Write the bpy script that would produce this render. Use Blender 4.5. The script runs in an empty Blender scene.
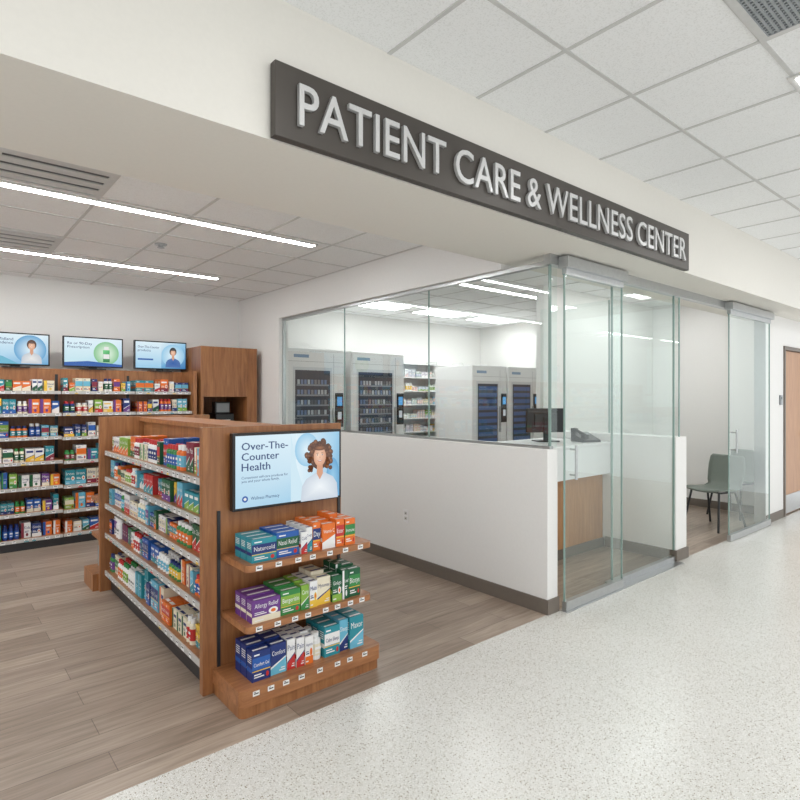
import bpy, math, random
from mathutils import Vector, Matrix
S=bpy.context.scene
R=random.Random(11)
try:
    S.view_settings.view_transform='Standard'
    S.view_settings.look='None'
except Exception: pass
def lin(c):
    r=[]
    for x in c[:3]:
        x=x/255.0
        r.append(x/12.92 if x<=0.04045 else ((x+0.055)/1.055)**2.4)
    return tuple(r)
# ------------------------------------------------ materials
def newmat(n):
    m=bpy.data.materials.new(n); m.use_nodes=True
    nt=m.node_tree; b=nt.nodes['Principled BSDF']
    return m,nt,b
def N(nt,t,**k):
    n=nt.nodes.new(t)
    for a,v in k.items(): setattr(n,a,v)
    return n
def plain(n,c,rough=0.5,metal=0.0,noise=0.03,scale=30,bump=0.0):
    m,nt,b=newmat(n); c=lin(c)
    tc=N(nt,'ShaderNodeTexCoord'); no=N(nt,'ShaderNodeTexNoise'); no.inputs['Scale'].default_value=scale; no.inputs['Detail'].default_value=3
    nt.links.new(tc.outputs['Object'],no.inputs['Vector'])
    cr=N(nt,'ShaderNodeValToRGB')
    cr.color_ramp.elements[0].position=.3; cr.color_ramp.elements[1].position=.7
    cr.color_ramp.elements[0].color=(*[x*(1-noise) for x in c],1)
    cr.color_ramp.elements[1].color=(*[min(1,x*(1+noise)) for x in c],1)
    nt.links.new(no.outputs['Fac'],cr.inputs['Fac']); nt.links.new(cr.outputs['Color'],b.inputs['Base Color'])
    b.inputs['Roughness'].default_value=rough; b.inputs['Metallic'].default_value=metal
    return m
def wood(n,c1,c2,sc=(14,14,1.2),rough=.38):
    m,nt,b=newmat(n)
    tc=N(nt,'ShaderNodeTexCoord'); mp=N(nt,'ShaderNodeMapping'); mp.inputs['Scale'].default_value=sc
    nt.links.new(tc.outputs['Object'],mp.inputs['Vector'])
    no=N(nt,'ShaderNodeTexNoise'); no.inputs['Scale'].default_value=2.5; no.inputs['Detail'].default_value=8; no.inputs['Roughness'].default_value=.6; no.inputs['Distortion'].default_value=.6
    nt.links.new(mp.outputs['Vector'],no.inputs['Vector'])
    cr=N(nt,'ShaderNodeValToRGB'); cr.color_ramp.elements[0].position=.3; cr.color_ramp.elements[1].position=.72
    cr.color_ramp.elements[0].color=(*lin(c1),1); cr.color_ramp.elements[1].color=(*lin(c2),1)
    nt.links.new(no.outputs['Fac'],cr.inputs['Fac']); nt.links.new(cr.outputs['Color'],b.inputs['Base Color'])
    b.inputs['Roughness'].default_value=rough
    return m
def attrmat(n,rough=.4,emit=0):
    m,nt,b=newmat(n)
    a=N(nt,'ShaderNodeAttribute'); a.attribute_name='Col'
    if emit:
        b.inputs['Base Color'].default_value=(.01,.01,.01,1)
        nt.links.new(a.outputs['Color'],b.inputs['Emission Color']); b.inputs['Emission Strength'].default_value=emit
    else: nt.links.new(a.outputs['Color'],b.inputs['Base Color'])
    b.inputs['Roughness'].default_value=rough
    return m
def emis(n,c,s):
    m,nt,b=newmat(n); nt.nodes.remove(b)
    e=N(nt,'ShaderNodeEmission'); e.inputs['Color'].default_value=(*c,1); e.inputs['Strength'].default_value=s
    nt.links.new(e.outputs[0],nt.nodes['Material Output'].inputs[0]); return m
M_wall=plain('wall_paint',(233,232,229),.6,scale=60,noise=.01)
M_sof=plain('soffit_paint',(228,225,217),.6,scale=60,noise=.01)
M_white=plain('white_laminate',(236,236,235),.35,noise=.01)
M_wood=wood('cherry_wood',(130,82,48),(172,118,74))
M_woodh=wood('cherry_wood_horizontal',(136,86,52),(180,124,80),sc=(1.2,14,14))
M_woodd=wood('door_wood',(166,118,78),(190,142,98))
M_base=plain('baseboard_taupe',(114,105,96),.5)
M_sign=plain('sign_bronze',(76,71,66),.4,metal=.25,noise=.04,scale=5)
M_alu=plain('brushed_aluminium',(186,188,188),.3,metal=.85,noise=.04)
M_letter=plain('sign_letter_silver',(206,206,205),.32,metal=.3)
M_dark=plain('dark_metal',(40,40,42),.4)
M_black=plain('black_plastic',(18,18,20),.3)
M_strip=plain('price_rail_plastic',(205,203,198),.35)
M_grid=plain('ceiling_grid_white',(204,204,202),.5)
M_vent=plain('vent_dark',(90,90,90),.6)
M_grey=plain('grey_plastic',(150,155,158),.4)
M_chair=plain('chair_sage',(112,120,112),.5)
M_edge=plain('glass_edge_green',(140,164,157),.15)
M_led=emis('led_emitter',(1,1,1),46)
M_trof=emis('troffer_emitter',(1,1,1),14)
M_prod=attrmat('printed_packaging',.38)
M_scr=attrmat('lcd_screen',.2,emit=.95)
# ceiling tile
M_tile,nt,b=newmat('ceiling_tile')
tc=N(nt,'ShaderNodeTexCoord'); no=N(nt,'ShaderNodeTexNoise'); no.inputs['Scale'].default_value=140; no.inputs['Detail'].default_value=4
nt.links.new(tc.outputs['Object'],no.inputs['Vector']); cr=N(nt,'ShaderNodeValToRGB')
cr.color_ramp.elements[0].position=.33; cr.color_ramp.elements[0].color=(*lin((230,231,230)),1)
cr.color_ramp.elements[1].position=.5; cr.color_ramp.elements[1].color=(*lin((243,244,244)),1)
nt.links.new(no.outputs['Fac'],cr.inputs['Fac']); nt.links.new(cr.outputs['Color'],b.inputs['Base Color']); b.inputs['Roughness'].default_value=.9
# terrazzo
M_terr,nt,b=newmat('terrazzo')
tc=N(nt,'ShaderNodeTexCoord'); prev=None
base=N(nt,'ShaderNodeTexNoise'); base.inputs['Scale'].default_value=1.3; nt.links.new(tc.outputs['Object'],base.inputs['Vector'])
cr=N(nt,'ShaderNodeValToRGB'); cr.color_ramp.elements[0].position=.3; cr.color_ramp.elements[1].position=.7
cr.color_ramp.elements[0].color=(*lin((214,213,207)),1); cr.color_ramp.elements[1].color=(*lin((220,219,214)),1)
nt.links.new(base.outputs['Fac'],cr.inputs['Fac']); prev=cr.outputs['Color']
for sc,thr,dist,col in ((110,.6,.36,(192,188,177)),(160,.5,.36,(236,236,233)),(120,.83,.36,(146,137,120)),(200,.74,.36,(168,166,159))):
    vo=N(nt,'ShaderNodeTexVoronoi'); vo.inputs['Scale'].default_value=sc; nt.links.new(tc.outputs['Object'],vo.inputs['Vector'])
    sp=N(nt,'ShaderNodeSeparateColor'); nt.links.new(vo.outputs['Color'],sp.inputs[0])
    g=N(nt,'ShaderNodeMath',operation='GREATER_THAN'); g.inputs[1].default_value=thr; nt.links.new(sp.outputs[0],g.inputs[0])
    l=N(nt,'ShaderNodeMath',operation='LESS_THAN'); l.inputs[1].default_value=dist; nt.links.new(vo.outputs['Distance'],l.inputs[0])
    mu=N(nt,'ShaderNodeMath',operation='MULTIPLY'); nt.links.new(g.outputs[0],mu.inputs[0]); nt.links.new(l.outputs[0],mu.inputs[1])
    mx=N(nt,'ShaderNodeMix',data_type='RGBA'); nt.links.new(mu.outputs[0],mx.inputs['Factor']); nt.links.new(prev,mx.inputs[6]); mx.inputs[7].default_value=(*lin(col),1)
    prev=mx.outputs[2]
nt.links.new(prev,b.inputs['Base Color']); b.inputs['Roughness'].default_value=.24
# plank floor
M_plank,nt,b=newmat('vinyl_plank')
tc=N(nt,'ShaderNodeTexCoord'); br=N(nt,'ShaderNodeTexBrick')
br.offset=.37; br.inputs['Scale'].default_value=1; br.inputs['Brick Width'].default_value=1.2; br.inputs['Row Height'].default_value=.16
br.inputs['Mortar Size'].default_value=.0018; br.inputs['Mortar Smooth'].default_value=.2
br.inputs['Color1'].default_value=(*lin((176,160,145)),1); br.inputs['Color2'].default_value=(*lin((148,131,117)),1); br.inputs['Mortar'].default_value=(*lin((114,100,89)),1)
nt.links.new(tc.outputs['Object'],br.inputs['Vector'])
mp=N(nt,'ShaderNodeMapping'); mp.inputs['Scale'].default_value=(1.3,17,1); nt.links.new(tc.outputs['Object'],mp.inputs['Vector'])
no=N(nt,'ShaderNodeTexNoise'); no.inputs['Scale'].default_value=2.2; no.inputs['Detail'].default_value=8; no.inputs['Roughness'].default_value=.62; no.inputs['Distortion'].default_value=.5
nt.links.new(mp.outputs['Vector'],no.inputs['Vector'])
cr=N(nt,'ShaderNodeValToRGB'); cr.color_ramp.elements[0].position=.3; cr.color_ramp.elements[1].position=.7
cr.color_ramp.elements[0].color=(.62,.60,.575,1); cr.color_ramp.elements[1].color=(1.10,1.10,1.10,1)
nt.links.new(no.outputs['Fac'],cr.inputs['Fac'])
mx=N(nt,'ShaderNodeMix',data_type='RGBA',blend_type='MULTIPLY'); mx.inputs['Factor'].default_value=1
nt.links.new(br.outputs['Color'],mx.inputs[6]); nt.links.new(cr.outputs['Color'],mx.inputs[7]); nt.links.new(mx.outputs[2],b.inputs['Base Color']); b.inputs['Roughness'].default_value=.34
# glass
M_glass,nt,b=newmat('clear_glass'); nt.nodes.remove(b)
tr=N(nt,'ShaderNodeBsdfTransparent'); tr.inputs[0].default_value=(.92,.962,.95,1)
gl=N(nt,'ShaderNodeBsdfGlossy'); gl.inputs['Roughness'].default_value=.0; gl.inputs[0].default_value=(.93,1,.97,1)
lw=N(nt,'ShaderNodeLayerWeight'); lw.inputs[0].default_value=.5
pw=N(nt,'ShaderNodeMath',operation='POWER'); pw.inputs[1].default_value=4; nt.links.new(lw.outputs['Facing'],pw.inputs[0])
ma=N(nt,'ShaderNodeMath',operation='MULTIPLY_ADD'); ma.inputs[1].default_value=.7; ma.inputs[2].default_value=.085; nt.links.new(pw.outputs[0],ma.inputs[0])
mi=N(nt,'ShaderNodeMixShader'); nt.links.new(ma.outputs[0],mi.inputs[0]); nt.links.new(tr.outputs[0],mi.inputs[1]); nt.links.new(gl.outputs[0],mi.inputs[2])
nt.links.new(mi.outputs[0],nt.nodes['Material Output'].inputs[0])
# ------------------------------------------------ helpers
def link(o): S.collection.objects.link(o); return o
def group(name,loc,rz=0):
    e=bpy.data.objects.new(name,None); e.empty_display_size=.1; e.location=loc; e.rotation_euler=(0,0,rz); return link(e)
def par(o,p,local=False):
    o.parent=p
    if not local: o.matrix_parent_inverse=(Matrix.Translation(p.location)@p.rotation_euler.to_matrix().to_4x4()).inverted()
    return o
def box(name,x0,x1,y0,y1,z0,z1,mat,p=None,bev=0,local=False):
    c=((x0+x1)/2,(y0+y1)/2,(z0+z1)/2); a,b_,d=(x1-x0)/2,(y1-y0)/2,(z1-z0)/2
    v=[(sx*a,sy*b_,sz*d) for sz in(-1,1) for sy in(-1,1) for sx in(-1,1)]
    f=[(0,2,3,1),(4,5,7,6),(0,1,5,4),(2,6,7,3),(0,4,6,2),(1,3,7,5)]
    me=bpy.data.meshes.new(name); me.from_pydata(v,[],f); me.materials.append(mat); me.update()
    o=link(bpy.data.objects.new(name,me)); o.location=c
    if bev:
        m=o.modifiers.new('bevel','BEVEL'); m.width=bev; m.segments=3
    if p: par(o,p,local)
    return o
_tc={}
def tgeo(s):
    if s in _tc: return _tc[s]
    cu=bpy.data.curves.new('t','FONT'); cu.body=s; cu.resolution_u=2; ob=link(bpy.data.objects.new('t',cu))
    bpy.context.view_layer.update()
    ev=ob.evaluated_get(bpy.context.evaluated_depsgraph_get()); me=ev.to_mesh()
    vs=[(v.co.x,v.co.y) for v in me.vertices]; fs=[tuple(p.vertices) for p in me.polygons]
    ev.to_mesh_clear(); bpy.data.objects.remove(ob)
    x0=min(a for a,_ in vs); x1=max(a for a,_ in vs); y1=max(b for _,b in vs)
    vs=[(a-x0,b) for a,b in vs]
    _tc[s]=(vs,fs,x1-x0,y1); return _tc[s]
def mixc(a,b,t): return tuple(a[i]*(1-t)+b[i]*t for i in range(3))
class MB:
    def __init__(s): s.v=[];s.f=[];s.c=[];s.o=(0,0,0);s.r=0
    def at(s,x,y,z,r=0): s.o=(x,y,z); s.r=r; return s
    def T(s,x,y,z):
        c,n=math.cos(s.r),math.sin(s.r)
        return (s.o[0]+c*x-n*y,s.o[1]+n*x+c*y,s.o[2]+z)
    def add(s,vs,fs,col):
        k=len(s.v); s.v+= [s.T(*v) for v in vs]
        for f in fs: s.f.append(tuple(i+k for i in f)); s.c.append(col)
    def box(s,x0,x1,y0,y1,z0,z1,col):
        v=[(x,y,z) for z in(z0,z1) for y in(y0,y1) for x in(x0,x1)]
        s.add(v,[(0,2,3,1),(4,5,7,6),(0,1,5,4),(2,6,7,3),(0,4,6,2),(1,3,7,5)],col)
    def rect(s,x0,x1,z0,z1,y,col): s.add([(x0,y,z0),(x1,y,z0),(x1,y,z1),(x0,y,z1)],[(0,1,2,3)],col)
    def grad(s,x0,x1,z0,z1,y,cols):
        k=len(s.v); s.v+=[s.T(*v) for v in ((x0,y,z0),(x1,y,z0),(x1,y,z1),(x0,y,z1))]; s.f.append((k,k+1,k+2,k+3)); s.c.append(list(cols))
    def poly(s,pts,y,col): s.add([(a,y,b) for a,b in pts],[tuple(range(len(pts)))],col)
    def disc(s,cx,cz,rx,rz,y,col,n=18,a0=0,a1=6.28318):
        s.poly([(cx+rx*math.cos(a0+(a1-a0)*i/n),cz+rz*math.sin(a0+(a1-a0)*i/n)) for i in range(n if a1-a0>6.2 else n+1)],y,col)
    def gdisc(s,cx,cz,rx,rz,y,cc,ce,n=24,hx=0,hz=0):
        k=len(s.v); s.v.append(s.T(cx+hx,y,cz+hz))
        s.v+=[s.T(cx+rx*math.cos(6.28318*i/n),y,cz+rz*math.sin(6.28318*i/n)) for i in range(n)]
        for i in range(n): s.f.append((k,k+1+i,k+1+(i+1)%n)); s.c.append([cc,ce,ce])
    def cyl(s,cx,cy,z0,z1,r,col,n=12,r2=None):
        r2=r if r2 is None else r2
        v=[(cx+r*math.cos(6.28318*i/n),cy+r*math.sin(6.28318*i/n),z0) for i in range(n)]+[(cx+r2*math.cos(6.28318*i/n),cy+r2*math.sin(6.28318*i/n),z1) for i in range(n)]
        s.add(v,[(i,(i+1)%n,n+(i+1)%n,n+i) for i in range(n)]+[tuple(range(n,2*n)),tuple(reversed(range(n)))],col)
    def tube(s,p,q,r,col=(.5,.5,.5),n=8):
        p,q=Vector(p),Vector(q); d=(q-p).normalized(); a=d.orthogonal().normalized(); b_=d.cross(a)
        v=[tuple(e+a*r*math.cos(6.28318*i/n)+b_*r*math.sin(6.28318*i/n)) for e in(p,q) for i in range(n)]
        s.add(v,[(i,(i+1)%n,n+(i+1)%n,n+i) for i in range(n)]+[tuple(range(n,2*n)),tuple(reversed(range(n)))],col)
    def text(s,t,x,z,w,h,y,col,fit='min'):
        vs,fs,tw,th=tgeo(t)
        kz=h/th; kx=min(w/tw,kz*1.1); kz=min(kz,kx*1.6)
        s.add([(x+a*kx,y,z+b*kz) for a,b in vs],fs,col)
        return tw*kx
    def build(s,name,mat,p=None,local=False):
        me=bpy.data.meshes.new(name)
        cx=sum(v[0] for v in s.v)/len(s.v); cy=sum(v[1] for v in s.v)/len(s.v); cz=min(v[2] for v in s.v)
        if local: cx=cy=cz=0
        me.from_pydata([(v[0]-cx,v[1]-cy,v[2]-cz) for v in s.v],[],s.f)
        at=me.color_attributes.new('Col','FLOAT_COLOR','CORNER'); d=[]
        for f,c in zip(s.f,s.c):
            if isinstance(c,list):
                for q in c: d+=[q[0],q[1],q[2],1]
            else: d+= [c[0],c[1],c[2],1]*len(f)
        at.data.foreach_set('color',d); me.materials.append(mat); me.update()
        o=link(bpy.data.objects.new(name,me)); o.location=(cx,cy,cz)
        if p: par(o,p,local)
        return o
W=lin((232,232,230)); K=lin((30,32,38))
C=dict(navy=lin((26,48,112)),blue=lin((36,90,168)),teal=lin((38,138,152)),cyan=lin((104,180,206)),green=lin((50,130,66)),lime=lin((132,174,66)),orange=lin((224,112,38)),yellow=lin((230,190,66)),red=lin((190,46,44)),purple=lin((104,56,132)),maroon=lin((130,40,60)),cream=lin((228,220,196)),dgreen=lin((24,90,56)),white=W)
WORDS=['Relief','Allergy','Calcium','Vitamin C','Antacid','Cold & Flu','Sleep Aid','Daily','Pain Relief','Zinc','Omega','Cough','Fiber','Nasal','Sinus','Max','Kids','Gentle','Iron','B-12']
def carton(mb,ox,oy,oz,rot,w,d,h,body,acc,style=0,word=None):
    mb.at(ox,oy,oz,rot); g=.0007; lt=W if body not in (W,C['cream'],C['yellow']) else C['navy']
    mb.box(0,w,0,d,0,h,body)
    if style==0:
        mb.rect(0,w,0,h*.28,-g,acc); mb.disc(w*.74,h*.42,w*.17,h*.15,-2*g,W if body!=W else acc,12); mb.disc(w*.74,h*.42,w*.09,h*.08,-3*g,C['orange'],10)
        mb.rect(w*.08,w*.5,h*.36,h*.40,-2*g,lt); mb.rect(w*.08,w*.42,h*.44,h*.47,-2*g,lt); mb.rect(w*.08,w*.4,h*.08,h*.13,-2*g,W)
        if not word: mb.rect(w*.1,w*.8,h*.7,h*.82,-g,W if body!=W else acc)
    elif style==1:
        mb.rect(0,w,h*.38,h*.78,-g,acc if acc!=body else W); mb.rect(0,w,h*.33,h*.36,-g,C['yellow'] if body!=C['yellow'] else C['red'])
        mb.rect(w*.1,w*.65,h*.12,h*.16,-g,lt); mb.rect(w*.1,w*.5,h*.2,h*.24,-g,lt); mb.disc(w*.83,h*.17,w*.08,h*.09,-2*g,C['red'] if body!=C['red'] else W,10)
        mb.rect(w*.1,w*.4,h*.85,h*.9,-g,lt)
    elif style==2:
        mb.poly([(0,0),(w,0),(w,h*.5),(0,h*.2)],-g,acc); mb.poly([(0,h*.2),(w,h*.5),(w,h*.54),(0,h*.26)],-g,lt)
        mb.rect(w*.1,w*.85,h*.68,h*.84,-g,lt); mb.rect(w*.55,w*.92,h*.08,h*.12,-2*g,W); mb.rect(w*.65,w*.92,h*.16,h*.19,-2*g,W)
    else:
        mb.rect(0,w*.3,0,h,-g,acc); mb.rect(w*.38,w*.9,h*.6,h*.75,-g,lt); mb.rect(w*.38,w*.8,h*.42,h*.45,-g,lt); mb.rect(w*.38,w*.7,h*.35,h*.38,-g,lt)
        mb.disc(w*.62,h*.2,w*.13,h*.11,-g,acc,10)
    mb.add([(-g,d,h*.3),(-g,0,h*.3),(-g,0,h*.45),(-g,d,h*.45)],[(0,1,2,3)],acc)
    for q in range(4): mb.add([(-g,d*.85,h*(.6+q*.07)),(-g,d*.15,h*(.6+q*.07)),(-g,d*.15,h*(.63+q*.07)),(-g,d*.85,h*(.63+q*.07))],[(0,1,2,3)],lt)
    mb.add([(w*.1,d*.2,h+g),(w*.9,d*.2,h+g),(w*.9,d*.45,h+g),(w*.1,d*.45,h+g)],[(0,1,2,3)],lt)
    if word:
        zc={0:.66,1:.5,2:.64,3:.58}[style]; cc=lt
        if style==1: cc=W if acc not in(W,C['cream'],C['yellow']) else C['navy']
        if style==2: mb.rect(w*.05,w*.95,h*.58,h*.88,-2*g,body)
        if style==3: mb.rect(w*.32,w*.97,h*.5,h*.8,-2*g,body)
        mb.text(word,w*(.08 if style!=3 else .34),h*zc,w*(.84 if style!=3 else .6),h*.19,-3*g,cc)
def bottle(mb,ox,oy,oz,rot,r,h,body,label,cap):
    mb.at(ox,oy,oz,rot)
    mb.cyl(r,r,0,h*.72,r,body); mb.cyl(r,r,h*.72,h*.8,r,body,r2=r*.62); mb.cyl(r,r,h*.8,h,r*.66,cap); mb.cyl(r,r,h*.15,h*.6,r*1.015,label)
    mb.rect(r*.4,r*1.6,h*.4,h*.5,-.002,W if label!=W else K); mb.rect(r*.5,r*1.5,h*.25,h*.29,-.002,W if label!=W else K)
def fill(mb,ox,oy,z,rot,length,depth,hmax,rows=2,words=.0,wmin=.05,wmax=.11,gap=.004,hmin=.5,pb=.2,light=1,reps=(1,1,2,2,3)):
    ks=list(C.keys()); c,n=math.cos(rot),math.sin(rot); x=.01
    def pos(lx,ly): return ox+c*lx-n*ly, oy+n*lx+c*ly
    while x<length-.04:
        h=hmax*R.uniform(hmin,1); rep=R.choice(reps)
        if R.random()<pb:
            r=R.uniform(.018,.028); bc=R.choice([W,W,W,C['orange'],C['cream'],C['green'],C['navy']]); lc=C[R.choice(ks)]; cp=R.choice([W,W,C['red'],C['navy'],C['green']])
            for _ in range(rep+1):
                if x+2*r>length: break
                for k in range(rows):
                    px,py=pos(x,.012+k*(2*r+.01)); bottle(mb,px,py,z,rot,r,min(h,.14),bc,lc,cp)
                x+=2*r+gap
        else:
            w=R.uniform(wmin,wmax); b=C[R.choice(ks+['white','white','cyan','blue','navy','teal']+['white','cream','orange','cyan']*light)]; a=C[R.choice(ks)]
            if a==b: a=C['navy'] if b==W else W
            st=R.randrange(4); wd=R.choice(WORDS) if R.random()<words else None; d=min(depth/ max(rows,1)-.012,R.uniform(.06,.11)); j=R.uniform(0,.03)
            for _ in range(rep):
                if x+w>length: break
                for k in range(rows):
                    px,py=pos(x,.008+j+k*(d+.004)); carton(mb,px,py,z,rot,w,d,h,b,a,st,wd if k==0 else None)
                x+=w+gap
        x+=R.uniform(.002,.012)
def rail(mb,ox,oy,z,rot,length,h=.034,step=.1):
    mb.at(ox,oy,z,rot); mb.box(0,length,-.008,0,-h,0,lin((188,186,182)))
    x=.03
    while x<length-.05:
        w=R.uniform(.03,.042); mb.rect(x,x+w,-h*.92,-h*.08,-.0095,W); mb.rect(x+w*.15,x+w*.85,-h*.45,-h*.25,-.0102,K)
        if R.random()<.3: mb.rect(x,x+w,-h*.92,-h*.6,-.0101,C[R.choice(['red','yellow','teal'])])
        x+=step*R.uniform(.7,1.3)
# ------------------------------------------------ shell
YF=2.33; XL=3.29; XI=3.41; YB=7.3; ZC=2.80; XR=8.15
box('floor_corridor',-4,10,-3.2,YF,-.1,0,M_terr)
box('floor_retail',-4,10,YF,YB+.1,-.1,0,M_plank)
box('wall_back',-4,XR+.1,YB,YB+.1,0,ZC,M_wall)
box('wall_right',XR,XR+.1,2.74,YB,0,ZC,M_wall)
box('wall_right_front',XR,XR+.1,YF+.12,2.74,0,2.49,M_wall)
CR=box('ceiling_retail',-4,XR+.1,2.74,YB+.1,ZC,ZC+.08,M_tile)
box('ceiling_corridor',-4,10,-3.2,1.99,3.05,3.13,M_tile)
box('wall_bulkhead',-4,10,1.99,2.74,2.49,3.13,M_sof)
box('wall_partition_low',XL,XI,YF,6.17,0,1.135,M_wall,bev=.004)
box('wall_partition_pier',XL,XI,6.17,YB,0,ZC,M_wall)
box('wall_partition_header',XL,XI,2.74,6.17,2.45,ZC,M_wall)
box('wall_reception_low',5.25,5.47,YF,3.9,0,1.13,M_wall,bev=.004)
box('wall_consult_back',5.5,XR,3.95,4.05,0,ZC,M_wall)
box('wall_facade',7.6,8.22,YF,YF+.12,0,2.49,M_wall)
box('wall_facade_door_head',8.22,9.22,YF,YF+.12,2.14,2.49,M_wall)
box('wall_facade_end',9.22,10,YF,YF+.12,0,2.49,M_wall)
bb=.1
box('baseboard_partition',XL-.012,XL,YF-.012,6.58,0,bb,M_base)
box('baseboard_partition_end',XL-.012,XI,YF-.014,YF,0,bb,M_base)
box('baseboard_reception_low',5.238,5.25,YF,3.03,0,bb,M_base)
box('baseboard_reception_end',5.238,5.482,YF-.014,YF,0,bb,M_base)
box('baseboard_consult',5.5,XR,3.938,3.95,0,bb,M_base)
box('baseboard_right',XR-.012,XR,YF+.13,3.93,0,bb,M_base)
box('baseboard_facade',7.6,8.19,YF-.012,YF,0,bb,M_base)
def grid(name,xs,ys,z,x0,x1,y0,y1):
    mb=MB()
    for x in xs:
        if x0<x<x1: mb.box(x-.010,x+.010,y0,y1,z-.004,z,W)
    for y in ys:
        if y0<y<y1: mb.box(x0,x1,y-.010,y+.010,z-.0045,z,W)
    mb.build(name,M_grid)
grid('trim_ceiling_grid_corridor',[1.61+.59*k for k in range(-10,15)],[1.46-.59*k for k in range(0,8)],3.05,-4,10,-3.2,1.99)
grid('trim_ceiling_grid_retail',[.28+.6*k for k in range(-8,6)],[4.08+.6*k for k in range(-3,6)],ZC,-4,XL,2.74,YB)
grid('trim_ceiling_grid_pharmacy',[.28+.6*k for k in range(5,14)],[4.08+.6*k for k in range(-3,6)],ZC,XI,XR,2.74,YB)
# lights
def linear(x0,x1,y,z,w=.06):
    g=group('linear_ceiling_light',((x0+x1)/2,y,z))
    box('housing',x0-.02,x1+.02,y-w/2-.018,y+w/2+.018,z-.013,z,M_grid,g); box('diffuser',x0,x1,y-w/2,y+w/2,z-.016,z-.0131,M_led,g)
linear(-1.6,2.55,4.18,ZC); linear(-1.6,2.46,6.02,ZC); linear(4.6,6.3,4.5,ZC); linear(5.75,7.6,3.3,ZC); linear(-3.8,-2.1,4.18,ZC); linear(-3.8,-2.1,6.02,ZC)  # consult-room strip and the two unseen far-left strips are added for extra light
def troffer(x0,y0,z,sx=.59,sy=.59):
    g=group('recessed_troffer_light',(x0+sx/2,y0+sy/2,z))
    box('frame',x0+.005,x0+sx-.005,y0+.005,y0+sy-.005,z-.01,z,M_grid,g); box('diffuser',x0+.035,x0+sx-.035,y0+.035,y0+sy-.035,z-.014,z-.0101,M_trof,g)
for x in (-1.34,1.02,3.20,5.74,8.1):
    for y in (.28,-1.5): troffer(x,y+(.03 if x==3.20 else 0),3.05)
for x in (4.5,5.7,6.9): troffer(x,6.1,ZC,.9,.45)
# vents
def louvre(name,x0,y0,s,z,n=5,rim=.03):
    g=group(name,(x0+s/2,y0+s/2,z)); mb=MB()
    box('plenum',x0+rim,x0+s-rim,y0+rim,y0+s-rim,z-.006,z-.001,M_vent,g)
    for a in((x0,x0+s,y0,y0+rim),(x0,x0+s,y0+s-rim,y0+s),(x0,x0+rim,y0+rim,y0+s-rim),(x0+s-rim,x0+s,y0+rim,y0+s-rim)): mb.box(a[0],a[1],a[2],a[3],z-.014,z,W)
    for i in range(n):
        y=y0+rim+(s-2*rim)*(i+.5)/n; w=(s-2*rim)/n*.33; mb.box(x0+rim,x0+s-rim,y-w,y+w,z-.014,z-.008,W)
    mb.build('louvres',M_grid,g)
louvre('air_diffuser',.29,3.49,.58,ZC,4); louvre('air_diffuser',.29,5.29,.58,ZC,4)
g=group('return_air_grille',(2.49,.57,3.05)); x0,y0=2.2,.28; mb=MB()
box('plenum',x0+.03,x0+.56,y0+.03,y0+.56,3.045,3.049,M_dark,g)
for i in range(26):
    q=x0+.03+.53*i/25; mb.box(q-.005,q+.005,y0+.03,y0+.56,3.038,3.044,W); q=y0+.03+.53*i/25; mb.box(x0+.03,x0+.56,q-.005,q+.005,3.0375,3.0436,W)
mb.build('mesh_face',M_grey,g); mb=MB()
for a in((x0,x0+.59,y0,y0+.03),(x0,x0+.59,y0+.56,y0+.59),(x0,x0+.03,y0+.03,y0+.56),(x0+.56,x0+.59,y0+.03,y0+.56)): mb.box(a[0],a[1],a[2],a[3],3.036,3.05,W)
mb.build('frame',M_grid,g)
mb=MB(); x,y=1.55,5.0; mb.cyl(x,y,ZC-.008,ZC,.05,W,16); mb.cyl(x,y,ZC-.03,ZC-.008,.02,W,12); mb.cyl(x,y,ZC-.034,ZC-.03,.03,W,12); mb.build('sprinkler_head',M_alu)
# ------------------------------------------------ sign
g=group('overhead_sign',(2.86,1.97,2.64))
box('sign_panel',1.02,4.61,1.945,1.985,2.493,2.780,M_sign,g,bev=.003)
cu=bpy.data.curves.new('sign_letters','FONT'); cu.body='PATIENT CARE & WELLNESS CENTER'; cu.extrude=.009; cu.resolution_u=4; cu.offset=.005; cu.space_word=.85; cu.space_character=1.04
t=link(bpy.data.objects.new('sign_letters',cu)); bpy.context.view_layer.update()
bx=[Vector(c) for c in t.bound_box]; tw=max(v.x for v in bx)-min(v.x for v in bx)
capw=tgeo('E')[3]
t.scale=(3.40/tw,.158/capw,1); t.rotation_euler=(math.pi/2,0,0); t.location=(1.100,1.933,2.554); t.data.materials.append(M_letter)
par(t,g)
# ------------------------------------------------ glazing
def pane(name,x0,x1,y0,y1,z0,z1,p):
    me=bpy.data.meshes.new(name); me.from_pydata([(x0,y0,z0),(x1,y1,z0),(x1,y1,z1),(x0,y0,z1)],[],[(0,1,2,3)]); me.materials.append(M_glass)
    o=link(bpy.data.objects.new(name,me)); par(o,p); return o
g=group('window_1',(3.35,4.25,1.14)); xg=3.35
ys=[YF+.03,3.59,4.87,6.165]
for i in range(3):
    pane('pane_%d'%i,xg,xg,ys[i]+.004,ys[i+1]-.004,1.15,2.43,g)
for y in ys[:3]: box('edge',xg-.006,xg+.006,y-.003,y+.003,1.15,2.43,M_edge,g)
box('sill_channel',xg-.02,xg+.02,YF+.01,6.17,1.135,1.155,M_alu,g)
box('head_channel',xg-.025,xg+.025,YF+.03,6.17,2.42,2.45,M_alu,g)
box('jamb_channel',xg-.02,xg+.02,6.15,6.17,1.155,2.42,M_alu,g)
g=group('glass_storefront',(5.4,YF,0))
box('head_track',XL+.02,7.62,YF-.01,YF+.05,2.42,2.49,M_alu,g)
pane('fixed_pane',4.17,5.25,YF+.02,YF+.02,.05,2.42,g)
box('bottom_rail',4.1,5.24,YF-.0,YF+.04,0,.05,M_alu,g)
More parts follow.
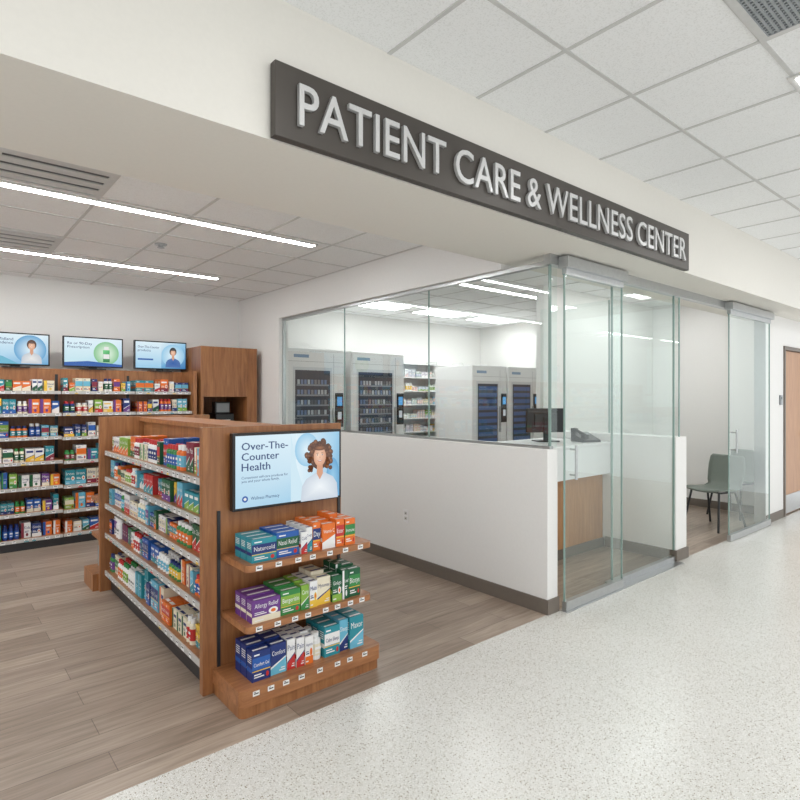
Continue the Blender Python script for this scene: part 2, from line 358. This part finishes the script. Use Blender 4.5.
for x in (4.17,5.245): box('edge',x-.004,x+.004,YF+.012,YF+.028,.05,2.42,M_edge,g)
pane('reception_return_pane',5.37,5.37,YF+.03,3.05,1.13,2.42,g); pane('reception_return_pane_2',5.37,5.37,3.06,3.9,1.13,2.49,g)
box('edge',5.363,5.377,3.05,3.06,1.13,2.49,M_edge,g)
box('edge',5.363,5.377,YF+.02,YF+.03,1.13,2.42,M_edge,g)
box('corner_edge',XI-.067,XI-.058,YF+.012,YF+.028,1.135,2.42,M_edge,g)
pane('corner_pane',XI-.06,XI+.02,YF+.02,YF+.02,1.14,2.42,g)
def sliding(x0,x1,hx,y=YF-.04):
    g=group('sliding_glass_door',((x0+x1)/2,y,0))
    pane('door_pane',x0,x1,y,y,.07,2.36,g)
    for x in(x0,x1): box('edge',x-.004,x+.004,y-.006,y+.006,.07,2.36,M_edge,g)
    box('bottom_rail',x0,x1,y-.018,y+.018,.005,.07,M_alu,g); box('top_rail',x0,x1,y-.018,y+.018,2.355,2.40,M_alu,g)
    box('track_cover',x0-.03,x1+.01,y-.05,y+.028,2.40,2.475,M_alu,g)
    mb=MB(); yy=y-.05
    mb.tube((hx,yy,.92),(hx,yy,1.16),.010); mb.tube((hx,yy,.95),(hx,y,.95),.007); mb.tube((hx,yy,1.13),(hx,y,1.13),.007)
    mb.build('pull_handle',M_alu,g)
sliding(3.43,4.21,3.50); sliding(6.37,7.58,6.44)
box('trim_threshold',3.42,5.25,YF-.075,YF-.001,0,.004,M_alu)
box('trim_facade_jamb',7.585,7.6,YF,YF+.12,0,2.41,M_alu)
# wood door
g=group('door_1',(8.72,YF,0))
box('frame_l',8.225,8.27,YF-.015,YF+.12,0,2.135,M_base,g); box('frame_r',9.17,9.215,YF-.015,YF+.12,0,2.135,M_base,g); box('frame_top',8.27,9.17,YF-.015,YF+.12,2.09,2.135,M_base,g)
box('leaf',8.275,9.165,YF+.02,YF+.065,.01,2.085,M_woodd,g); box('kick_plate',8.30,9.14,YF+.012,YF+.0199,.02,.25,M_alu,g)
mb=MB(); mb.tube((9.08,YF-.03,1.0),(8.96,YF-.03,1.0),.01); mb.tube((9.08,YF-.03,1.0),(9.08,YF+.02,1.0),.01); mb.build('lever_handle',M_alu,g)
g=group('card_reader',(8.1,YF-.01,1.45)); box('body',8.06,8.13,YF-.02,YF,1.40,1.52,M_grey,g,bev=.004); box('lens',8.08,8.11,YF-.022,YF-.0201,1.47,1.50,M_black,g)
g=group('wall_outlet',(XL-.004,3.82,.44)); box('plate',XL-.006,XL,3.785,3.855,.385,.5,M_white,g,bev=.002)
for z in (.42,.465): box('socket',XL-.008,XL-.0061,3.803,3.837,z-.014,z+.014,M_strip,g); box('slots',XL-.0085,XL-.0081,3.812,3.828,z-.004,z+.004,M_dark,g)
# ------------------------------------------------ monitors
SKD=lin((214,156,124)); HAIR=lin((84,50,34)); HL=lin((164,108,72))
def person(mb,cx,cz,s,y,coat=W,hair=HAIR,curly=True):
    e=.0003; rr=random.Random(3); hl=HL if curly else mixc(hair,W,.12)
    if curly:
        mb.gdisc(cx,cz+.02*s,.27*s,.33*s,y+e,hair,hair,20)
        for k in range(70):
            a=rr.uniform(-.5,math.pi+.5); d=rr.uniform(.14,.33)
            px=cx+math.cos(a)*d*s*1.05; pz=cz+(.02+math.sin(a)*d*1.05)*s; r=rr.uniform(.035,.07)*s
            mb.gdisc(px,pz,r,r,y-e*k*.02,mixc(hair,hl,rr.random()),hair,12,hx=-r*.2,hz=r*.3)
        for sx in(-1,1):
            for k in range(16): r=rr.uniform(.035,.06)*s; mb.gdisc(cx+sx*rr.uniform(.14,.30)*s,cz-rr.uniform(.02,.33)*s,r,r,y-e*1.5,mixc(hair,hl,rr.random()),hair,12)
    else: mb.gdisc(cx,cz+.07*s,.23*s,.28*s,y,hl,hair,24)
    y-=.0006
    cd_=mixc(coat,lin((110,140,175)),.4)
    k=len(mb.v)
    pts=[(-.5,-1.0),(.5,-1.0),(.47,-.66),(.36,-.5),(.12,-.38),(-.12,-.38),(-.36,-.5),(-.47,-.66)]
    mb.v+=[mb.T(cx+a*s,y-e,cz+b*s) for a,b in [(0,-.7)]+pts]
    for i in range(8): mb.f.append((k,k+1+i,k+1+(i+1)%8)); mb.c.append([coat,cd_,cd_])
    mb.poly([(cx-.075*s,cz-.15*s),(cx-.085*s,cz-.4*s),(cx,cz-.54*s),(cx+.085*s,cz-.4*s),(cx+.075*s,cz-.15*s)],y-2*e,SKD)
    mb.gdisc(cx,cz-.01*s,.165*s,.225*s,y-3*e,lin((248,208,180)),SKD,28,hx=-.04*s,hz=.03*s)
    mb.gdisc(cx,cz+.19*s,.165*s,.06*s,y-4*e,hl,hair,18)
    for a in(-.065,.065):
        mb.disc(cx+a*s,cz+.03*s,.024*s,.011*s,y-5*e,W,10); mb.disc(cx+a*s,cz+.03*s,.012*s,.012*s,y-6*e,K,10); mb.disc(cx+a*s,cz+.07*s,.032*s,.006*s,y-5*e,hair,10)
    mb.poly([(cx-.018*s,cz-.05*s),(cx+.018*s,cz-.05*s),(cx+.003*s,cz+.02*s)],y-5*e,lin((222,166,136)))
    mb.disc(cx,cz-.095*s,.06*s,.034*s,y-5*e,lin((190,96,90)),14,math.pi,2*math.pi); mb.disc(cx,cz-.098*s,.048*s,.018*s,y-6*e,W,14,math.pi,2*math.pi)
def monitor(x0,x1,z0,z1,y,kind,stand=None):
    g=group('display_monitor',((x0+x1)/2,y,(z0+z1)/2)); b=.014
    box('bezel',x0,x1,y,y+.04,z0,z1,M_black,g,bev=.004)
    w=x1-x0-2*b; h=z1-z0-2*b; mb=MB().at(x0+b,y-.001,z0+b)
    DB=lin((20,52,110)); A1=lin((224,242,250)); A2=lin((150,202,232)); A3=lin((96,164,210))
    if kind==0:
        mb.grad(0,w,0,h,0,(lin((176,214,236)),A2,A1,lin((214,236,247))))
        mb.grad(w*.55,w,0,h,-.0003,(A1,A3,A2,A1)); mb.gdisc(w*.66,h*.75,w*.12,h*.25,-.0005,A1,A2); mb.gdisc(w*.93,h*.3,w*.07,h*.3,-.0005,A2,A3)
        mb.poly([(w*.5,0),(w*.66,0),(w*.56,h*.5),(w*.5,h)],-.0008,lin((206,232,244)))
        person(mb,w*.79,h*.64,h*.66,-.001,coat=lin((240,246,250)))
        for i,t_ in enumerate(['Over-The-','Counter','Health']):
            for dx in (0,.0012): mb.text(t_,w*.05+dx,h*(.80-.145*i),w*.46,h*.105,-.0034-dx*.1,DB)
        mb.text('Convenient self-care products for',w*.05,h*.40,w*.42,h*.035,-.003,DB); mb.text('you and your whole family.',w*.05,h*.35,w*.34,h*.035,-.003,DB)
        mb.disc(w*.08,h*.12,h*.045,h*.045,-.003,C['blue'],16); mb.disc(w*.08,h*.12,h*.022,h*.022,-.0034,W,12); mb.text('Wellness Pharmacy',w*.13,h*.10,w*.26,h*.045,-.003,DB)
    elif kind==1:
        mb.grad(0,w,0,h,0,(A2,A3,A1,A1)); mb.gdisc(w*.72,h*.5,w*.25,h*.48,-.0004,A1,A3,28); person(mb,w*.74,h*.62,h*.6,-.001,curly=False)
        mb.text('Rx at Midland',w*.06,h*.78,w*.4,h*.09,-.003,DB); mb.text('Independence',w*.06,h*.66,w*.4,h*.09,-.003,DB)
        mb.poly([(0,0),(w*.55,0),(w*.3,h*.25),(0,h*.35)],-.0006,C['cyan'])
    elif kind==2:
        mb.grad(0,w,0,h,0,(lin((190,226,236)),A2,A1,A1)); mb.gdisc(w*.72,h*.48,h*.42,h*.42,-.0004,lin((235,248,235)),lin((130,195,140)),30)
        mb.grad(w*.66,w*.78,h*.16,h*.6,-.0012,(lin((30,120,66)),lin((30,110,60)),lin((90,190,110)),lin((120,210,140)))); mb.rect(w*.68,w*.76,h*.6,h*.72,-.0012,W); mb.rect(w*.665,w*.775,h*.28,h*.45,-.0016,W)
        mb.text('Rx or 90-Day',w*.05,h*.76,w*.42,h*.09,-.001,DB); mb.text('Prescription',w*.05,h*.63,w*.38,h*.09,-.001,DB)
        mb.poly([(0,0),(w,0),(w,h*.08),(w*.4,h*.18),(0,h*.12)],-.0006,C['blue'])
    else:
        mb.grad(0,w,0,h,0,(A2,A2,A1,A1)); mb.grad(w*.5,w,0,h,-.0003,(A3,lin((50,120,180)),A2,A1)); mb.gdisc(w*.74,h*.5,h*.44,h*.44,-.0006,A1,A2,28); person(mb,w*.74,h*.62,h*.58,-.001,coat=C['blue'],curly=False,hair=K)
        mb.text('Over-The-Counter',w*.04,h*.76,w*.42,h*.09,-.003,DB); mb.text('products',w*.04,h*.63,w*.25,h*.09,-.003,DB)
        mb.rect(w*.04,w*.34,h*.3,h*.36,-.001,C['blue'])
    mb.build('screen',M_scr,g)
    if stand: box('stand_neck',(x0+x1)/2-.04,(x0+x1)/2+.04,y+.041,y+.07,stand,z0+.12,M_black,g); box('stand_base',(x0+x1)/2-.12,(x0+x1)/2+.12,y-.02,y+.14,stand,stand+.012,M_black,g)
    else: box('wall_bracket',(x0+x1)/2-.12,(x0+x1)/2+.12,y+.04,y+.06,(z0+z1)/2-.08,(z0+z1)/2+.08,M_dark,g)
monitor(1.20,1.86,.915,1.313,2.74,0)
for k,(a,b_) in enumerate(((.43,1.03),(1.15,1.75),(1.87,2.47))): monitor(a,b_,1.825,2.16,6.99,k+1,stand=1.80)
# ------------------------------------------------ island gondola
GX0,GX1,GY0,GY1,GH=1.07,1.90,2.80,4.86,1.345
g=group('shelving_gondola',(1.48,3.8,0))
box('end_panel_near',GX0,GX1,GY0,GY0+.045,0,GH,M_wood,g,bev=.003)
box('end_panel_far',GX0-.03,GX1,GY1-.045,GY1,0,GH,M_wood,g,bev=.003)
box('spine',1.36,1.61,GY0+.045,GY1-.045,.0,GH-.04,M_wood,g)
box('top_cap',1.33,1.64,GY0+.045,GY1-.045,GH-.04,GH-.01,M_woodh,g)
box('kick_base',GX0+.05,GX1-.05,GY0+.045,GY1-.045,0,.11,M_dark,g)
SZ=[1.085,.885,.675,.45,.16]
mb=MB()
for z in SZ:
    box('shelf_l',GX0+.012,1.36,GY0+.045,GY1-.045,z-.028,z,M_wood,g); box('shelf_r',1.61,GX1-.012,GY0+.045,GY1-.045,z-.028,z,M_wood,g)
    rail(mb,GX0+.012,GY1-.047,z,-math.pi/2,GY1-GY0-.094,h=.034); rail(mb,GX1-.012,GY0+.047,z,math.pi/2,GY1-GY0-.094)
mb.build('price_rails',M_prod,g)
mb=MB()
for i,z in enumerate(SZ):
    hm=[.17,.145,.15,.165,.2][i]
    fill(mb,GX0+.022,GY1-.055,z,-math.pi/2,GY1-GY0-.11,.26,hm,2,words=.7,wmin=.035,wmax=.08,pb=.33,light=2,hmin=.55)
    fill(mb,GX1-.022,GY0+.055,z,math.pi/2,GY1-GY0-.11,.26,hm,1)
mb.build('medicine_packages',M_prod)
def endshelf(name,x0,x1,y0,y1,z0,z1,mat,p,r=.03):
    n=5; pts=[(x0,y1)]
    for i in range(n+1):
        a=math.pi+ (math.pi/2)*i/n; pts.append((x0+r+r*math.cos(a),y0+r+r*math.sin(a)))
    for i in range(n+1):
        a=1.5*math.pi+(math.pi/2)*i/n; pts.append((x1-r+r*math.cos(a),y0+r+r*math.sin(a)))
    pts.append((x1,y1)); k=len(pts); cx,cy,cz=(x0+x1)/2,(y0+y1)/2,(z0+z1)/2
    v=[(a-cx,b-cy,z0-cz) for a,b in pts]+[(a-cx,b-cy,z1-cz) for a,b in pts]
    f=[tuple(reversed(range(k))),tuple(range(k,2*k))]+[(i,(i+1)%k,k+(i+1)%k,k+i) for i in range(k)]
    me=bpy.data.meshes.new(name); me.from_pydata(v,[],f); me.materials.append(mat); o=link(bpy.data.objects.new(name,me)); o.location=(cx,cy,cz); par(o,p)
for z in(.70,.41): endshelf('endcap_shelf',1.165,1.905,2.50,GY0,z-.032,z,M_woodh,g)
endshelf('endcap_base',1.12,1.945,2.47,GY0,.055,.13,M_woodh,g); endshelf('endcap_base_foot',1.125,1.94,2.48,GY0,0,.055,M_wood,g)
for x in(1.15,1.88): box('shelf_standard',x-.008,x+.008,GY0-.008,GY0,.13,.92,M_dark,g)
mb=MB()
for z,x0 in((.70,1.21),(.41,1.21),(.125,1.18)):
    x=x0
    while x<1.86:
        mb.at(x,(2.50 if z>.2 else 2.47),z-.029,0); mb.rect(0,.034,.0,.024,-.0012,W); mb.rect(.005,.029,.009,.014,-.002,K); mb.rect(.005,.016,.017,.020,-.002,K); x+=R.uniform(.07,.11)
mb.build('price_tags',M_prod,g)
for z in(.70,.41): endshelf('far_endcap_shelf',1.05,1.86,GY1,GY1+.28,z-.03,z,M_woodh,g,r=.001)
box('far_endcap_base',1.0,1.9,GY1,GY1+.3,0,.13,M_wood,g)
mb=MB()
for z in(.70,.41,.13): fill(mb,1.84,GY1+.27,z,math.pi,.76,.24,.17,1)
mb.build('medicine_packages',M_prod)
# hero products
mb=MB()
def row(z,items,y=2.53,x=1.205,back=True):
    for (w,h,b,a,st,wd,d) in items:
        yy=y+R.uniform(-.005,.012)
        if wd=='BOTTLE':
            bottle(mb,x,yy,z,0,w/2,h,W,C[b],C[a]); bottle(mb,x,yy+w+.01,z,0,w/2,h,W,C[b],C[a])
        else:
            carton(mb,x,yy,z,0,w,d,h,C[b],C[a],st,wd)
            if back:
                q=yy+d+.006; hh=h*R.choice([1,1,1.06,1.12])
                while q+d<GY0-.03: carton(mb,x,q,z,0,w,d,hh,C[b],C[a],st,None); q+=d+.004
        x+=w+.005
row(.70,[(.13,.112,'teal','navy',1,'Naturcold',.06),(.125,.122,'blue','dgreen',1,'Nasal Relief',.06),(.035,.11,'white','red',2,'Cold',.05),(.035,.125,'white','teal',2,'Cough',.05),(.045,.145,'orange','navy',1,'Day',.06),(.08,.13,'orange','white',2,'Vitamin C',.06),(.05,.145,'orange','red',1,'Ester',.06),(.065,.14,'orange','green',1,'Immune',.06)])
row(.41,[(.15,.108,'purple','cream',0,'Allergy Relief',.06),(.11,.12,'green','lime',1,'Bergeritin',.06),(.045,.125,'lime','green',2,'Care',.06),(.045,.135,'white','yellow',0,'Multi',.06),(.08,.142,'cream','yellow',2,'Mynomax',.06),(.06,.135,'dgreen','lime',0,'Ginkgo',.06),(.04,.155,'dgreen','white',3,'Leaf',.06),(.075,.15,'dgreen','green',1,'Biosys',.06)])
row(.13,[(.095,.145,'navy','blue',1,'Comfort Gel',.06),(.085,.148,'navy','cyan',2,'Comfort',.06),(.045,.15,'white','red',2,'Pain',.05),(.045,.145,'white','red',2,'Pain',.05),(.045,.14,'white','orange',0,'Aspirin',.05),(.062,.135,'cream','white',0,'BOTTLE',.06),(.095,.155,'teal','white',1,'Calm Sleep',.06),(.055,.165,'cyan','navy',2,'Sleep',.06),(.09,.17,'teal','cyan',2,'Maxor',.06)])
mb.build('medicine_packages',M_prod)
# ------------------------------------------------ back display shelving
g=group('merchandise_shelving_unit',(.7,6.95,0)); X0,X1=-3.17,2.42
box('carcass',X0,X1,7.0,7.28,0,1.80,M_wood,g)
box('kick',X0,X1,6.60,7.0,0,.09,M_dark,g)
box('end_panel',X1,X1+.04,6.62,7.28,0,1.80,M_wood,g)
bays=[-3.17,-2.46,-1.75,-1.04,-.33,.38,1.09,1.80,2.42]
for x in bays[1:-1]: box('upright',x-.014,x+.014,6.985,7.0,.09,1.74,M_dark,g); box('mullion',x-.03,x+.03,6.9851,7.0,1.60,1.79,M_wood,g)
mr=MB(); mp_=MB()
BZ=[1.56,1.335,1.10,.86,.61,.36,.11]
for i,z in enumerate(BZ):
    dy=6.70 if i==0 else (6.66 if i<3 else 6.60)
    for bi in range(len(bays)-1):
        zz=z+ (0 if bi%2 else -.012 if 1<i<6 else 0)
        a,b_=bays[bi]+.004,bays[bi+1]-.004
        box('shelf',a,b_,dy,7.0-.0155,zz-.025,zz,M_woodh,g)
        if bi<2: continue
        rail(mr,a,dy,zz,0,b_-a,h=.032,step=.09)
        fill(mp_,a+.01,dy+.02,zz,0,b_-a-.02,.3,.16 if i else .14,2,words=.4,wmin=.04,wmax=.095,hmin=.62,light=2,pb=.15,reps=(1,1,2))
mr.build('price_rails',M_prod,g); mp_.build('medicine_packages',M_prod)
# tall cabinet with niche
g=group('tall_wood_cabinet',(2.85,6.95,0)); a,b_=2.50,3.21
box('left_side',a,a+.03,6.6,7.28,0,2.10,M_wood,g); box('right_side',b_-.13,b_,6.6,7.28,0,2.10,M_wood,g)
box('back',a+.03,b_-.13,7.24,7.28,0,2.10,M_wood,g); box('upper_cupboard',a+.03,b_-.13,6.605,7.24,1.50,2.10,M_wood,g)
box('lower_cupboard',a+.03,b_-.13,6.605,7.24,0,1.12,M_wood,g); box('counter',a+.03,b_-.13,6.58,7.24,1.12,1.15,M_woodh,g)
g=group('payment_kiosk',(2.85,6.85,1.15)); box('body',2.72,2.96,6.70,6.95,1.151,1.30,M_black,g,bev=.02); box('head',2.74,2.94,6.78,6.88,1.29,1.44,M_black,g,bev=.01)
box('screen',2.76,2.92,6.772,6.779,1.31,1.42,M_grey,g); box('slot',2.78,2.90,6.692,6.6999,1.2,1.22,M_strip,g)
# ------------------------------------------------ reception desk
g=group('reception_desk',(4.35,3.4,0))
box('wood_front',3.42,5.235,3.05,3.09,.0,.74,M_woodd,g); box('toe_kick',3.42,5.235,3.035,3.0499,0,.09,M_base,g)
box('white_apron',3.42,5.24,2.97,3.06,.74,1.03,M_white,g); box('countertop',3.42,5.242,2.95,3.70,1.03,1.055,M_white,g,bev=.004)
box('side_left',3.42,3.46,3.09,3.68,0,1.03,M_woodd,g); box('side_right',5.19,5.235,3.09,3.68,0,1.03,M_woodd,g)
g=group('desktop_monitor',(4.76,3.40,1.055),math.radians(150))
box('panel',-.20,.20,-.02,.02,.09,.33,M_black,g,bev=.006,local=True); box('neck',-.03,.03,.021,.05,.012,.24,M_black,g,local=True); box('foot',-.11,.11,-.08,.10,0,.012,M_black,g,bev=.003,local=True)
box('rear_housing',-.12,.12,.0201,.035,.14,.28,M_dark,g,bev=.006,local=True)
mb=MB(); mb.rect(-.18,.18,.11,.31,-.0215,lin((60,90,120))); mb.build('screen',M_scr,g,local=True)
g=group('desk_phone',(5.04,3.12,1.055),math.radians(-20))
mb=MB(); mb.add([(-.1,-.1,0),(.1,-.1,0),(.1,.1,0),(-.1,.1,0),(-.1,-.1,.02),(.1,-.1,.02),(.1,.1,.09),(-.1,.1,.09)],[(3,2,1,0),(4,5,6,7),(0,1,5,4),(2,3,7,6),(1,2,6,5),(3,0,4,7)],K); mb.build('base',M_black,g,local=True)
mb=MB(); mb.tube((-.07,-.08,.07),(-.07,.09,.12),.016); mb.box(-.095,-.045,-.1,-.05,.035,.075,K); mb.box(-.095,-.045,.06,.11,.09,.13,K); mb.build('handset',M_black,g,local=True)
mb=MB(); mb.add([(-.02,.02,.068),(.08,.02,.068),(.08,.08,.088),(-.02,.08,.088)],[(0,1,2,3)],W); mb.build('display',M_grey,g,local=True)
# ------------------------------------------------ pharmacy equipment
def machine(x0,x1,y0,d,h,blue=False):
    g=group('medication_dispensing_cabinet',((x0+x1)/2,y0+d/2,0)); w=x1-x0
    box('body',x0,x1,y0,y0+d,0.06,h,M_white,g,bev=.012); box('plinth',x0+.03,x1-.03,y0+.03,y0+d,0,.06,M_dark,g)
    cw=.16; wx0,wx1=x0+.12,x1-cw-.06
    mb=MB().at(0,y0,0)
    mb.rect(wx0-.03,wx1+.03,.5,h-.24,-.001,lin((214,217,219))); mb.rect(wx0,wx1,.55,h-.28,-.003,lin((58,66,78)))
    z=.6
    while z<h-.36:
        mb.rect(wx0+.02,wx1-.02,z,z+(.06 if blue else .02),-.005,lin((74,104,156)) if blue else lin((140,146,154)))
        if not blue:
            x=wx0+.03
            while x<wx1-.06: mb.rect(x,x+.035,z+.022,z+.08,-.005,R.choice([lin((180,186,192)),lin((110,130,165)),lin((130,130,135)),lin((90,96,104))])); x+=.05
        z+=.1 if blue else .13
    mb.rect(x0+.02,x1-.02,.3,.308,-.002,lin((150,150,150))); mb.rect(wx1+.055,wx1+.06,.35,h-.06,-.002,lin((150,152,155)))
    mb.rect(x0+.02,x1-.02,h-.17,h-.166,-.002,lin((160,160,160))); mb.rect(x0+.1,x0+.32,h-.12,h-.08,-.002,lin((130,160,190)))
    mb.build('door_window',M_prod,g)
    cx=x1-cw+.02
    box('control_panel',cx,cx+.12,y0-.02,y0-.001,1.1,1.55,M_black,g,bev=.004)
    mb=MB().at(0,y0-.021,0); mb.rect(cx+.02,cx+.1,1.38,1.5,0,lin((90,160,215))); mb.rect(cx+.03,cx+.09,1.2,1.3,0,lin((180,185,190))); mb.build('touch_screen',M_scr,g)
    box('handle',wx1+.035,wx1+.05,y0-.03,y0-.002,.95,1.35,M_alu,g)
machine(3.46,4.32,6.3,.85,2.12); machine(4.44,5.38,6.3,.85,2.12)
machine(6.30,7.10,5.8,.8,1.98,blue=True); machine(7.13,7.93,5.8,.8,1.98,blue=True)
g=group('pharmacy_shelving',(6.6,7.1,0)); a,b_=5.5,8.0
for x in(a,5.9,6.72,7.36,b_-.02): box('upright',x,x+.02,7.0,7.28,0,2.1,M_white,g)
box('back',a+.02,b_,7.285,7.295,0,2.1,M_white,g); mb=MB()
keep=dict(C)
for k in ('navy','blue','purple','maroon','red','dgreen','green','orange','teal'): C[k]=mixc(C[k],W,.6)
for i in range(9):
    z=.25+.225*i; box('shelf',a+.02,b_-.02,7.0,7.28,z-.018,z,M_white,g)
    if i<8: fill(mb,a+.03,7.03,z,0,b_-a-.08,.2,.14,1,wmin=.04,wmax=.09,pb=.4,light=3)
C.update(keep)
mb.build('medicine_packages',M_prod)
# ------------------------------------------------ consult furniture
g=group('consult_table',(6.45,3.2,0)); box('top',6.1,6.75,2.9,3.55,.72,.75,M_woodd,g,bev=.008)
mb=MB(); mb.cyl(6.43,3.22,.02,.72,.035,W,16); mb.cyl(6.43,3.22,0,.02,.26,W,24); mb.build('pedestal',M_alu,g)
def chair(x,y,rz):
    g=group('guest_chair',(x,y,0),rz)
    prof=[(-.23,.435),(-.2,.45),(-.1,.445),(.02,.435),(.12,.435),(.18,.46),(.215,.52),(.235,.6),(.25,.7),(.265,.80),(.27,.82)]
    hw=[.19,.215,.225,.225,.215,.205,.21,.22,.22,.205,.18]; n=8; v=[];f=[]
    for (py,pz),w in zip(prof,hw):
        for j in range(n+1):
            s_=-1+2*j/n; up=.02*s_*s_; v.append((w*s_,py-(.04*s_*s_ if pz>.5 else 0),pz+(up if pz<.5 else 0)))
    for i in range(len(prof)-1):
        for j in range(n): k=i*(n+1)+j; f.append((k,k+1,k+n+2,k+n+1))
    me=bpy.data.meshes.new('seat_shell'); me.from_pydata(v,[],f); me.materials.append(M_chair)
    for p in me.polygons: p.use_smooth=True
    o=link(bpy.data.objects.new('seat_shell',me)); m=o.modifiers.new('s','SOLIDIFY'); m.thickness=.014; o.parent=g
    mb=MB()
    for sx in(-1,1):
        mb.tube((sx*.17,-.15,.43),(sx*.22,-.23,0),.012); mb.tube((sx*.17,.12,.425),(sx*.22,.24,0),.012); mb.tube((sx*.17,-.15,.425),(sx*.17,.12,.42),.010)
    mb.tube((-.17,-.1,.42),(.17,-.1,.42),.009); mb.tube((-.17,.1,.42),(.17,.1,.42),.009)
    mb.build('legs',M_dark,g,local=True)
chair(6.96,2.66,math.radians(-105)); chair(7.83,2.74,math.radians(-105))
# ------------------------------------------------ world & camera
w=bpy.data.worlds.new('World'); S.world=w; w.use_nodes=True
bg=w.node_tree.nodes['Background']; bg.inputs[0].default_value=(.96,.98,1,1); bg.inputs[1].default_value=1.28
cd=bpy.data.cameras.new('Camera'); cam=link(bpy.data.objects.new('Camera',cd)); cam.location=(0,0,1.5)
cam.rotation_euler=(math.pi/2,0,math.radians(-40.1)); cd.sensor_width=36; cd.lens=25.5; cd.shift_y=-.004; cd.clip_start=.05
S.camera=cam
